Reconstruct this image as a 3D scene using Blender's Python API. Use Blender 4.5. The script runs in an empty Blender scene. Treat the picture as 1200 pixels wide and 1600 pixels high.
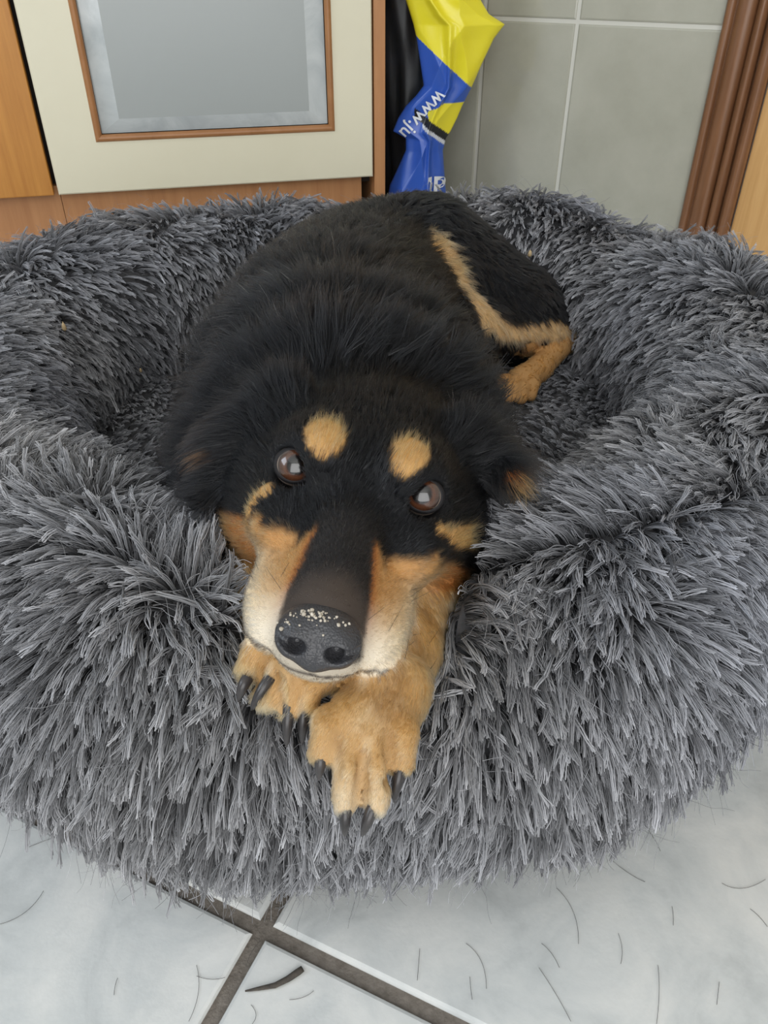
import bpy, bmesh, math, random
import numpy as np
from mathutils import Vector, Matrix

random.seed(7)
RNG = np.random.default_rng(11)
SC = bpy.context.scene
C = SC.collection

# ------------------------------------------------------------------ camera
FPX, PITCH, CAMH = 1210.0, math.radians(36.0), 0.5
cam = bpy.data.cameras.new('camera')
cam.sensor_fit = 'VERTICAL'
cam.sensor_height = 36.0
cam.lens = FPX / 1600.0 * 36.0
cam.clip_start = 0.01
cam_o = bpy.data.objects.new('camera', cam)
C.objects.link(cam_o)
cam_o.location = (0, 0, CAMH)
cam_o.rotation_euler = (math.pi / 2 - PITCH, 0, 0)
SC.camera = cam_o

# ------------------------------------------------------------------ world, daylight, exposure
world = bpy.data.worlds.new('overcast_sky')
SC.world = world
world.use_nodes = True
world.node_tree.nodes['Background'].inputs[0].default_value = (0.80, 0.90, 1.0, 1)
world.node_tree.nodes['Background'].inputs[1].default_value = 1.0
SC.view_settings.view_transform = 'Standard'
SC.view_settings.look = 'None'
SC.view_settings.gamma = 1.0
SC.view_settings.use_curve_mapping = False
SC.view_settings.exposure = -0.6


def area_light(name, loc, rot, sx, sy, power, col):
    l = bpy.data.lights.new(name, 'AREA')
    l.shape = 'RECTANGLE'
    l.size, l.size_y = sx, sy
    l.energy = power
    l.color = col
    o = bpy.data.objects.new(name, l)
    C.objects.link(o)
    o.location = loc
    o.rotation_euler = rot
    return o


# daylight entering through the glazed terrace door behind the camera and the window on the left
area_light('terrace_daylight', (0.2, -1.56, 1.25), (math.radians(90), 0, 0), 2.2, 2.1, 75, (1.0, 0.985, 0.965))
area_light('window_daylight', (-1.96, 0.1, 1.55), (math.radians(90), 0, math.radians(-90)), 1.3, 1.2, 36, (0.80, 0.89, 1.0))

# ------------------------------------------------------------------ helpers


def at(x, y, d):
    """world point at photo position (x, y) and distance d along the view axis"""
    u, v = (x - 600.0) / FPX, (800.0 - y) / FPX
    c, s = math.cos(PITCH), math.sin(PITCH)
    return np.array([u * d, (c + v * s) * d, CAMH + (-s + v * c) * d])


def link(o, parent=None):
    C.objects.link(o)
    if parent is not None:
        o.parent = parent
    return o


def tag(o, label=None, cat=None, group=None, kind=None):
    if label:
        o['label'] = label
    if cat:
        o['category'] = cat
    if group:
        o['group'] = group
    if kind:
        o['kind'] = kind
    return o


def empty(name, loc=(0, 0, 0), rz=0.0):
    o = bpy.data.objects.new(name, None)
    o.location = loc
    o.rotation_euler = (0, 0, rz)
    o.empty_display_size = 0.05
    return link(o)


def mesh_obj(name, V, F, mat=None, parent=None, smooth=False, cols=None):
    me = bpy.data.meshes.new(name)
    me.from_pydata([tuple(map(float, v)) for v in V] if not isinstance(V, np.ndarray) else V.tolist(), [],
                   F.tolist() if isinstance(F, np.ndarray) else F)
    if smooth:
        me.polygons.foreach_set('use_smooth', [True] * len(me.polygons))
    if cols is not None:
        a = me.color_attributes.new('col', 'FLOAT_COLOR', 'POINT')
        c4 = np.ones((len(V), 4), np.float32)
        c4[:, :3] = cols
        a.data.foreach_set('color', c4.ravel())
    me.update()
    o = bpy.data.objects.new(name, me)
    if mat:
        me.materials.append(mat)
    return link(o, parent)


def bevel_mesh(bm, w, seg=2):
    bmesh.ops.bevel(bm, geom=list(bm.edges), offset=w, segments=seg, profile=0.6, affect='EDGES')


def box(name, x0, x1, y0, y1, z0, z1, mat, parent=None, bev=0.0, seg=2):
    bm = bmesh.new()
    bmesh.ops.create_cube(bm, size=1)
    for v in bm.verts:
        v.co = Vector(((x0 + x1) / 2 + v.co.x * (x1 - x0), (y0 + y1) / 2 + v.co.y * (y1 - y0), (z0 + z1) / 2 + v.co.z * (z1 - z0)))
    if bev:
        bevel_mesh(bm, bev, seg)
    me = bpy.data.meshes.new(name)
    bm.to_mesh(me)
    bm.free()
    me.materials.append(mat)
    return link(bpy.data.objects.new(name, me), parent)


def prism(name, poly, axis_pts, mat, parent=None, smooth=False):
    """sweep a closed 2D profile along straight line from a to b; poly given as 3D offsets"""
    a, b = [np.array(p, float) for p in axis_pts]
    n = len(poly)
    V = [a + np.array(p) for p in poly] + [b + np.array(p) for p in poly]
    F = [(i, (i + 1) % n, n + (i + 1) % n, n + i) for i in range(n)] + [tuple(range(n))[::-1], tuple(range(n, 2 * n))]
    return mesh_obj(name, V, F, mat, parent, smooth)


# ---- materials
def new_mat(name):
    m = bpy.data.materials.new(name)
    m.use_nodes = True
    nt = m.node_tree
    b = nt.nodes['Principled BSDF']
    return m, nt, b


def simple_mat(name, col, rough=0.5, spec=0.5, metal=0.0, coat=0.0):
    m, nt, b = new_mat(name)
    b.inputs['Base Color'].default_value = (*col, 1)
    b.inputs['Roughness'].default_value = rough
    b.inputs['Specular IOR Level'].default_value = spec
    b.inputs['Metallic'].default_value = metal
    b.inputs['Coat Weight'].default_value = coat
    return m


def noise_mat(name, stops, scale=5, detail=6, rough=0.5, stretch=(1, 1, 1), bump=0.0, bump_scale=60, spec=0.5, distort=0.0):
    m, nt, b = new_mat(name)
    tc = nt.nodes.new('ShaderNodeTexCoord')
    mp = nt.nodes.new('ShaderNodeMapping')
    mp.inputs['Scale'].default_value = stretch
    nz = nt.nodes.new('ShaderNodeTexNoise')
    nz.inputs['Scale'].default_value = scale
    nz.inputs['Detail'].default_value = detail
    nz.inputs['Roughness'].default_value = 0.62
    nz.inputs['Distortion'].default_value = distort
    cr = nt.nodes.new('ShaderNodeValToRGB')
    el = cr.color_ramp.elements
    while len(el) < len(stops):
        el.new(0.5)
    for e, (p, c) in zip(el, stops):
        e.position = p
        e.color = (*c, 1)
    nt.links.new(tc.outputs['Object'], mp.inputs[0])
    nt.links.new(mp.outputs[0], nz.inputs['Vector'])
    nt.links.new(nz.outputs['Fac'], cr.inputs[0])
    nt.links.new(cr.outputs[0], b.inputs['Base Color'])
    b.inputs['Roughness'].default_value = rough
    b.inputs['Specular IOR Level'].default_value = spec
    if bump:
        n2 = nt.nodes.new('ShaderNodeTexNoise')
        n2.inputs['Scale'].default_value = bump_scale
        n2.inputs['Detail'].default_value = 4
        bp = nt.nodes.new('ShaderNodeBump')
        bp.inputs['Strength'].default_value = bump
        bp.inputs['Distance'].default_value = 0.002
        nt.links.new(mp.outputs[0], n2.inputs['Vector'])
        nt.links.new(n2.outputs['Fac'], bp.inputs['Height'])
        nt.links.new(bp.outputs[0], b.inputs['Normal'])
    return m


def attr_mat(name, rough=0.6, spec=0.3, sheen=0.0):
    m, nt, b = new_mat(name)
    a = nt.nodes.new('ShaderNodeAttribute')
    a.attribute_name = 'col'
    nt.links.new(a.outputs['Color'], b.inputs['Base Color'])
    b.inputs['Roughness'].default_value = rough
    b.inputs['Specular IOR Level'].default_value = spec
    b.inputs['Sheen Weight'].default_value = sheen
    return m


M = {}
M['floor_tile'] = noise_mat('floor_tile_glaze', [(0.28, (0.41, 0.43, 0.43)), (0.45, (0.55, 0.57, 0.565)), (0.58, (0.63, 0.64, 0.625)), (0.75, (0.72, 0.72, 0.695))],
                            scale=14, detail=11, rough=0.30, bump=0.15, bump_scale=90, distort=0.5)
M['grout'] = noise_mat('floor_grout', [(0.3, (0.115, 0.098, 0.08)), (0.7, (0.20, 0.175, 0.15))], scale=180, rough=0.9, bump=0.5, bump_scale=400)
M['wall_tile'] = noise_mat('wall_tile_glaze', [(0.3, (0.37, 0.365, 0.30)), (0.7, (0.45, 0.44, 0.37))], scale=7, rough=0.09)
M['wall_grout'] = simple_mat('wall_grout', (0.60, 0.59, 0.53), 0.7)
M['plaster'] = noise_mat('wall_paint', [(0.3, (0.64, 0.64, 0.62)), (0.7, (0.69, 0.69, 0.67))], scale=3, rough=0.9)
M['white_paint'] = simple_mat('ceiling_paint', (0.78, 0.78, 0.76), 0.9)
M['orange_wood'] = noise_mat('orange_beech', [(0.3, (0.43, 0.17, 0.026)), (0.7, (0.55, 0.245, 0.045))], scale=6, rough=0.42, stretch=(14, 14, 1))
M['brown_wood'] = noise_mat('brown_beech', [(0.3, (0.42, 0.19, 0.075)), (0.7, (0.51, 0.25, 0.105))], scale=6, rough=0.45, stretch=(12, 12, 1))
M['bead_wood'] = noise_mat('bead_wood', [(0.3, (0.30, 0.13, 0.045)), (0.7, (0.40, 0.185, 0.07))], scale=20, rough=0.35)
M['cream'] = noise_mat('cream_lacquer', [(0.3, (0.70, 0.66, 0.50)), (0.7, (0.75, 0.71, 0.55))], scale=3, rough=0.4)
M['dark_gap'] = simple_mat('shadow_gap_board', (0.03, 0.022, 0.018), 0.8)
M['walnut'] = noise_mat('walnut_moulding', [(0.3, (0.155, 0.068, 0.030)), (0.7, (0.25, 0.118, 0.056))], scale=5, rough=0.3, stretch=(18, 18, 1.2))
M['oak'] = noise_mat('light_oak', [(0.25, (0.52, 0.29, 0.10)), (0.5, (0.60, 0.35, 0.135)), (0.75, (0.68, 0.42, 0.175))], scale=4, rough=0.42, stretch=(16, 16, 1.0), distort=0.8)
M['frosted'] = simple_mat('satin_grey_glass', (0.36, 0.385, 0.38), 0.28, 0.5)
M['pane_bevel'] = noise_mat('bevelled_glass_reflections', [(0.3, (0.40, 0.43, 0.44)), (0.5, (0.50, 0.535, 0.54)), (0.7, (0.60, 0.63, 0.63))], scale=9, rough=0.06, stretch=(1, 1, 1), distort=1.2)  # mottled greys put the reflections of the bevelled strips into the colour
M['frame_white'] = simple_mat('white_window_frame', (0.8, 0.8, 0.8), 0.4)

# ------------------------------------------------------------------ floor
FA = math.radians(-24.5)          # heading of the floor grid
FX = np.array([-0.0768, 0.2412])  # a crossing of two joints
TS, GW = 0.40, 0.0095
floor = box('floor', -2.3, 2.4, -1.7, 3.0, -0.06, -0.0035, M['grout'])
tag(floor, kind='structure')


def tile_mesh(name, w, hgt, th, bev, mat):
    bm = bmesh.new()
    bmesh.ops.create_cube(bm, size=1)
    for v in bm.verts:
        v.co = Vector((v.co.x * w, v.co.y * hgt, (v.co.z - 0.5) * th))
    top = [e for e in bm.edges if all(v.co.z > -0.0001 for v in e.verts)]
    bmesh.ops.bevel(bm, geom=top, offset=bev, segments=2, profile=0.5, affect='EDGES')
    me = bpy.data.meshes.new(name)
    bm.to_mesh(me)
    bm.free()
    me.materials.append(mat)
    return me


ftile = tile_mesh('floor_tile', TS - GW, TS - GW, 0.007, 0.0028, M['floor_tile'])
ca, sa = math.cos(FA), math.sin(FA)
for i in range(-8, 9):
    for j in range(-8, 9):
        cx, cy = (i + 0.5) * TS, (j + 0.5) * TS
        x = FX[0] + cx * ca - cy * sa
        y = FX[1] + cx * sa + cy * ca
        if -2.2 < x < 2.3 and -1.75 < y < 2.6:
            o = bpy.data.objects.new('tile', ftile)
            o.location = (x, y, 0)
            o.rotation_euler = (0, 0, FA + random.choice((0, 1, 2, 3)) * math.pi / 2)
            link(o, floor)

# ------------------------------------------------------------------ room shell
WA = math.radians(-32.0)
W0 = np.array([0.05, 2.0])
wall_r = empty('wall_right', (W0[0], W0[1], 0), WA)
tag(wall_r, kind='structure')
box('backing', -1.0, 2.6, 0.0025, 0.12, 0, 2.5, M['wall_grout'], wall_r)
xs = [-0.80, -0.53, -0.26, 0.0]
WJ = 0.006
U1, U2, U3 = 0.187, 0.388, 0.668
cols_x = [(-0.86, -0.59), (-0.59, -0.32), (-0.32, -0.085), (-0.085, U1), (U1, U2), (U2, U3)]
rows_z = [(0.0, 0.0), (0.0, 0.385), (0.385, 0.715), (0.715, 1.045), (1.045, 1.375), (1.375, 1.705), (1.705, 2.035), (2.035, 2.5)]
for (a0, a1) in cols_x:
    for (z0, z1) in rows_z[1:]:
        w, hh = a1 - a0 - WJ, z1 - z0 - WJ
        me = tile_mesh('wall_tile', w, hh, 0.008, 0.004, M['wall_tile'])
        o = bpy.data.objects.new('tile', me)
        o.location = ((a0 + a1) / 2, 0.0, (z0 + z1) / 2)
        o.rotation_euler = (math.pi / 2, 0, 0)
        link(o, wall_r)

# door casing with a moulded profile, and the oak door leaf beside it
casing = empty('trim_1', (W0[0], W0[1], 0), WA)
tag(casing, kind='structure')
prof = []
cw0, cw1 = U3 - 0.004, U3 + 0.095


def casing_depth(s):
    t = (s - cw0) / (cw1 - cw0)
    d = 0.010
    for c0, c1, hgt in ((0.0, 0.16, 0.010), (0.19, 0.52, 0.017), (0.55, 0.74, 0.022), (0.77, 1.0, 0.024)):
        if c0 <= t <= c1:
            q = (t - c0) / (c1 - c0) * 2 - 1
            d = 0.006 + hgt * math.sqrt(max(0, 1 - 0.82 * q * q))
    return d


n = 61
for k in range(n):
    s = cw0 + (cw1 - cw0) * k / (n - 1)
    prof.append((s, -casing_depth(s), 0))
prof += [(cw1, 0.006, 0), (cw0, 0.006, 0)]
prism('moulding', prof, ((0, 0, 0), (0, 0, 2.1)), M['walnut'], casing, smooth=False)

door = empty('door_1', (W0[0], W0[1], 0), WA)
tag(door, kind='structure')
box('leaf', cw1 + 0.002, cw1 + 0.85, -0.006, 0.007, 0.004, 2.06, M['oak'], door, 0.002)
box('recessed_panel', cw1 + 0.13, cw1 + 0.72, -0.009, -0.004, 0.2, 0.95, M['oak'], door, 0.002)

wb = empty('wall_back', (-0.621, 1.553, 0), math.radians(14))
tag(wb, kind='structure')
box('panel', -1.6, 0.52, 0.40, 0.5, 0, 2.5, M['plaster'], wb)
tag(box('wall_left', -2.06, -1.98, -1.6, -0.55, 0, 2.5, M['plaster']), kind='structure')
w2 = box('wall_left_far', -2.06, -1.98, 0.75, 1.75, 0, 2.5, M['plaster'])
tag(w2, kind='structure')
tag(box('wall_left_low', -2.06, -1.98, -0.55, 0.75, 0, 0.95, M['plaster']), kind='structure')
tag(box('wall_left_high', -2.06, -1.98, -0.55, 0.75, 2.15, 2.5, M['plaster']), kind='structure')
tag(box('wall_side', 2.25, 2.33, -1.6, 0.75, 0, 2.5, M['plaster']), kind='structure')
tag(box('wall_rear', -2.06, -0.9, -1.68, -1.6, 0, 2.5, M['plaster']), kind='structure')
tag(box('wall_rear_right', 1.3, 2.33, -1.68, -1.6, 0, 2.5, M['plaster']), kind='structure')
tag(box('wall_rear_high', -0.9, 1.3, -1.68, -1.6, 2.3, 2.5, M['plaster']), kind='structure')
tag(box('ceiling', -2.06, 2.33, -1.68, 3.0, 2.5, 2.56, M['white_paint']), kind='structure')
win = empty('window_1', (0.2, -1.62, 0))
tag(win, kind='structure')
for nm, a in (('jamb', (-1.1, -1.04, 0.0, 2.3)), ('jamb', (1.04, 1.1, 0.0, 2.3)), ('mullion', (-0.04, 0.04, 0.0, 2.3)),
              ('rail', (-1.04, 1.04, 2.24, 2.3)), ('rail', (-1.04, 1.04, 0.0, 0.09))):
    box(nm, a[0], a[1], -0.03, 0.03, a[2], a[3], M['frame_white'], win)
win2 = empty('window_2', (-2.02, 0.1, 0))
tag(win2, kind='structure')
for nm, a in (('jamb', (-0.65, -0.6, 0.95, 2.15)), ('jamb', (0.6, 0.65, 0.95, 2.15)), ('mullion', (-0.03, 0.03, 0.95, 2.15)),
              ('rail', (-0.6, 0.6, 2.1, 2.15)), ('rail', (-0.6, 0.6, 0.95, 1.0))):
    box(nm, -0.03, 0.03, a[0], a[1], a[2], a[3], M['frame_white'], win2)

# ------------------------------------------------------------------ cabinets (x along the front, y into the cabinet)
D0, CA = (-0.6212, 1.5528, 0.0), math.radians(14.0)
cab = empty('kitchen_cabinet', D0, CA)
tag(cab, 'cream kitchen cabinet with a wood-beaded glass door behind the dog bed', 'cabinet')
XR = 0.617
Z0, Z1 = 0.12, 0.86
box('side_panel', XR + 0.004, XR + 0.027, 0.004, 0.36, 0.0, Z1 + 0.02, M['brown_wood'], cab, 0.0015)
box('side_panel', -0.004, 0.012, 0.034, 0.36, Z0, Z1 + 0.02, M['dark_gap'], cab)
box('back_panel', 0.012, XR + 0.004, 0.34, 0.36, 0.1, Z1, M['dark_gap'], cab)
box('bottom_panel', 0.012, XR + 0.004, 0.052, 0.34, Z0 - 0.02, Z0 + 0.0, M['dark_gap'], cab)
box('plinth', -0.001, XR - 0.018, 0.032, 0.05, 0.0, Z0 + 0.01, M['brown_wood'], cab)
# door: four cream stiles/rails around the pane, a half-round bead and a bevelled pane
dr = empty('door')
dr.parent = cab
GX0, GX1, GZ0, GZ1 = 0.089, 0.538, 0.211, 0.77
# single frame mesh with an opening
fo = [(0, Z0), (XR, Z0), (XR, Z1), (0, Z1)]
fi = [(GX0, GZ0), (GX1, GZ0), (GX1, GZ1), (GX0, GZ1)]
V, F = [], []
e = 0.0025
for y_, ins in ((0.020, 0), (e, 0), (0.0, e)):
    V += [(x + ins * (1 if x < .3 else -1), y_, z + ins * (1 if z < .5 else -1)) for x, z in fo]
for y_, ins in ((0.0, 0), (0.020, 0)):
    V += [(x, y_, z) for x, z in fi]
for r in range(4):
    for k in range(4):
        F.append((r * 4 + k, r * 4 + (k + 1) % 4, (r + 1) * 4 + (k + 1) % 4, (r + 1) * 4 + k))
mesh_obj('door_frame', V, F, M['cream'], dr)
# bead
BW = 0.0105
V, F = [], []
nb = 9
for k in range(nb):
    q = k / (nb - 1)
    ins = -BW * 0.25 + BW * 1.25 * q
    y_ = -0.005 * math.sin(math.pi * q) ** 0.7 if 0 < q < 1 else 0.001
    V += [(x + ins * (1 if x < .3 else -1), y_, z + ins * (1 if z < .5 else -1)) for x, z in fi]
for r in range(nb - 1):
    for k in range(4):
        F.append((r * 4 + k, r * 4 + (k + 1) % 4, (r + 1) * 4 + (k + 1) % 4, (r + 1) * 4 + k))
mesh_obj('wood_bead', V, F, M['bead_wood'], dr)
# glass: flat centre plus four bevel facets
gi, go_ = BW, 0.046
V = [(x + gi * (1 if x < .3 else -1), 0.010, z + gi * (1 if z < .5 else -1)) for x, z in fi]
V += [(x + go_ * (1 if x < .3 else -1), 0.0065, z + go_ * 0.75 * (1 if z < .5 else -1)) for x, z in fi]
gl = mesh_obj('glass_pane', V[4:] + [(x, 0.0125, z) for x, y, z in V[4:]], [(0, 1, 2, 3), (7, 6, 5, 4), (0, 4, 5, 1), (1, 5, 6, 2), (2, 6, 7, 3), (3, 7, 4, 0)], M['frosted'], dr)
for k in range(4):
    k2 = (k + 1) % 4
    q = [V[k], V[k2], V[4 + k2], V[4 + k]]
    mesh_obj('pane_bevel', q + [(x, y + 0.004, z) for x, y, z in q], [(0, 1, 2, 3), (7, 6, 5, 4), (0, 4, 5, 1), (1, 5, 6, 2), (2, 6, 7, 3), (3, 7, 4, 0)], M['pane_bevel'], gl)

cab2 = empty('kitchen_cabinet', D0, CA)
tag(cab2, 'orange beech kitchen cabinet at the left edge beside the cream glass door', 'cabinet')
box('door', -0.46, -0.0085, 0.0, 0.019, Z0, Z1, M['orange_wood'], cab2, 0.002)
box('carcass', -0.46, -0.006, 0.052, 0.36, Z0 - 0.0, Z1 + 0.02, M['dark_gap'], cab2)
box('plinth', -0.46, -0.002, 0.032, 0.05, 0.0, Z0 + 0.01, M['brown_wood'], cab2)

# ------------------------------------------------------------------ plastic bag and dark filler in the gap between cabinet and tiled wall
BAGY = 1.76


def at_y(x, y, Y):
    u, v = (x - 600.0) / FPX, (800.0 - y) / FPX
    c, s = math.cos(PITCH), math.sin(PITCH)
    d = Y / (c + v * s)
    return np.array([u * d, Y, CAMH + (-s + v * c) * d])


# outline of the twisted bag, from above the frame to the floor: (photo height, left, right, half thickness)
BROWS = [(-140, 622, 742, .030), (-60, 628, 745, .034), (0, 634, 751, .036), (22, 641, 764, .036), (38, 646, 789, .034), (60, 651, 772, .034), (100, 657, 753, .034), (134, 662, 738, .032),
         (150, 650, 730, .030), (166, 634, 722, .028), (185, 622, 714, .026), (205, 614, 704, .026), (216, 634, 697, .026), (235, 634, 692, .028), (262, 622, 694, .034), (290, 609, 696, .042),
         (320, 604, 699, .050), (360, 602, 702, .055), (395, 602, 702, .055)]


def bag_row(py):
    r = np.array(BROWS)
    return [float(np.interp(py, r[:, 0], r[:, k])) for k in (1, 2, 3)]


def bag_front(s, py):
    """depth offset of the front skin (towards the camera is negative), with folds"""
    l, r_, th = bag_row(py)
    q = math.sin(math.pi * min(max(s, 0), 1)) ** 0.6
    fold = 0.010 * abs(math.sin(4.5 * s + py * 0.018)) + 0.007 * abs(math.sin(7 * s - py * 0.03 + 1.0)) - 0.006
    crease = -0.012 * math.exp(-((s - 0.45 - 0.0012 * (py - 100)) / 0.05) ** 2)
    return -th * q + (fold + crease) * q


def bag_col(px, py):
    blue, yel, blk, wht = (0.032, 0.10, 0.46), (0.80, 0.70, 0.03), (0.012, 0.013, 0.015), (0.62, 0.64, 0.68)
    if py < 55 + (px - 649) * 0.93 and py < 139:
        return yel
    # crossed band at the waist
    t = (px - 647) / 50.0
    b0 = 166 + t * 40
    if 0 <= t <= 1.1:
        if b0 <= py < b0 + 15:
            return blk
        if b0 + 15 <= py < b0 + 22 and t > 0.25:
            return wht
    if px > 668 and py > 158 + max(0, (694 - px)) * 0.55 and py < b0 and py > 150:
        return yel
    if px > 690 and 160 < py < 216:
        return yel
    return blue


def make_bag():
    NRW, NCL = 260, 90
    V, F, cols = [], [], []
    for i in range(NRW):
        py = -140 + (395 + 140) * i / (NRW - 1)
        l, r_, th = bag_row(py)
        for k in range(NCL):
            s = k / (NCL - 1)
            p = at_y(l + (r_ - l) * s, py, BAGY)
            V.append((p[0], p[1] + bag_front(s, py), max(p[2], 0.003)))
            cols.append(bag_col(l + (r_ - l) * s, py))
        for k in range(NCL):
            s = 1 - k / (NCL - 1)
            p = at_y(l + (r_ - l) * s, py, BAGY)
            V.append((p[0], p[1] + 0.004 + 0.8 * th * math.sin(math.pi * s) ** 0.6, max(p[2], 0.003)))
            cols.append(bag_col(l + (r_ - l) * s, py))
    W_ = 2 * NCL
    for i in range(NRW - 1):
        for k in range(W_):
            k2 = (k + 1) % W_
            F.append((i * W_ + k, (i + 1) * W_ + k, (i + 1) * W_ + k2, i * W_ + k2))
    F.append(tuple(range((NRW - 1) * W_, NRW * W_)))
    o = mesh_obj('plastic_bag', V, F, attr_mat('printed_plastic', 0.28, 0.5), None, True, np.array(cols))
    tag(o, 'crumpled blue and yellow printed plastic bag standing in the gap by the wall tiles', 'bag')
    return o


bag = make_bag()
inkw = simple_mat('white_print', (0.72, 0.74, 0.78), 0.4)


def bag_text(txt, px, py, ang, size_px, bold=0.0, bend=0.0):
    """print on the bag: ang in degrees in the picture, anticlockwise; laid on the front skin"""
    cu = bpy.data.curves.new('lettering', 'FONT')
    cu.body = txt
    cu.size = 1.0
    cu.offset = bold
    cu.resolution_u = 3
    tmp = bpy.data.objects.new('lettering_tmp', cu)
    C.objects.link(tmp)
    dg = bpy.context.evaluated_depsgraph_get()
    me = bpy.data.meshes.new_from_object(tmp.evaluated_get(dg))
    bpy.data.objects.remove(tmp)
    A = math.radians(ang)
    for v in me.vertices:
        a, b_ = v.co.x * size_px, v.co.y * size_px
        A2 = A + bend * a
        X = px + a * math.cos(A) - b_ * math.sin(A2)
        Yp = py - (a * math.sin(A) + b_ * math.cos(A2)) - bend * a * a * 0.5
        l, r_, th = bag_row(Yp)
        s = (X - l) / (r_ - l)
        p = at_y(X, Yp, BAGY)
        v.co = Vector((p[0], p[1] + bag_front(s, Yp) - 0.0025, p[2]))
    me.materials.append(inkw)
    o = bpy.data.objects.new('lettering', me)
    link(o, bag)
    o['label'] = 'white lettering'
    return o


bag_text('www.ju', 684, 136, 228, 30, 0.012)
bag_text('IP', 664, 299, -4, 40, 0.025)

# dark sack behind it, added for the deep shade inside the gap
V, F = [], []
NRW, NCL = 40, 48
for i in range(NRW):
    t = i / (NRW - 1)
    z = 0.62 * (1 - t)
    w = 0.052 * (0.75 + 0.35 * math.sin(math.pi * (0.15 + 0.7 * t)) + 0.06 * math.sin(9 * t))
    for k in range(NCL):
        A = 2 * math.pi * k / NCL
        rr = w * (1 + 0.10 * math.sin(5 * A + 6 * t) + 0.06 * math.sin(9 * A - 11 * t))
        V.append((0.062 + rr * math.cos(A) * 1.12, 1.872 + rr * 0.62 * math.sin(A), max(z, 0.003)))
for i in range(NRW - 1):
    for k in range(NCL):
        k2 = (k + 1) % NCL
        F.append((i * NCL + k, (i + 1) * NCL + k, (i + 1) * NCL + k2, i * NCL + k2))
F += [tuple(range(NCL)), tuple(range((NRW - 1) * NCL, NRW * NCL))[::-1]]
filler = mesh_obj('gap_filler', V, F, noise_mat('gap_shade_dark', [(0.3, (0.006, 0.009, 0.010)), (0.7, (0.014, 0.018, 0.026))], scale=20, rough=0.35), None, True)
tag(filler, 'dark sack wedged behind the blue and yellow bag', 'filler')


# ------------------------------------------------------------------ the dog: one continuous surface grown from blended volumes
def vnorm(a):
    return a / np.maximum(np.linalg.norm(a, axis=-1, keepdims=True), 1e-9)


# head frame: origin midway between the eyes; x to the picture's right, y to the back of the head, z up
HO = at(561, 752, 0.43)
HN = at(500, 988, 0.352)
_eL, _eR = at(463, 730, 0.430), at(660, 775, 0.4312)
hx = vnorm(_eR - _eL)
fw = HN - HO
fw = vnorm(fw - hx * (fw @ hx))
NOSE_DROP = 0.030
_a = math.asin(NOSE_DROP / np.linalg.norm(HN - HO))
_up = np.cross(hx, -fw)
hy = -(math.cos(_a) * fw + math.sin(_a) * _up)
hz = np.cross(hx, hy)
HR = np.stack([hx, hy, hz])               # rows: local axes
NL = HR @ (HN - HO)


def to_head(P):
    return (P - HO) @ HR.T


def from_head(p):
    return np.asarray(p) @ HR + HO


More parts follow.
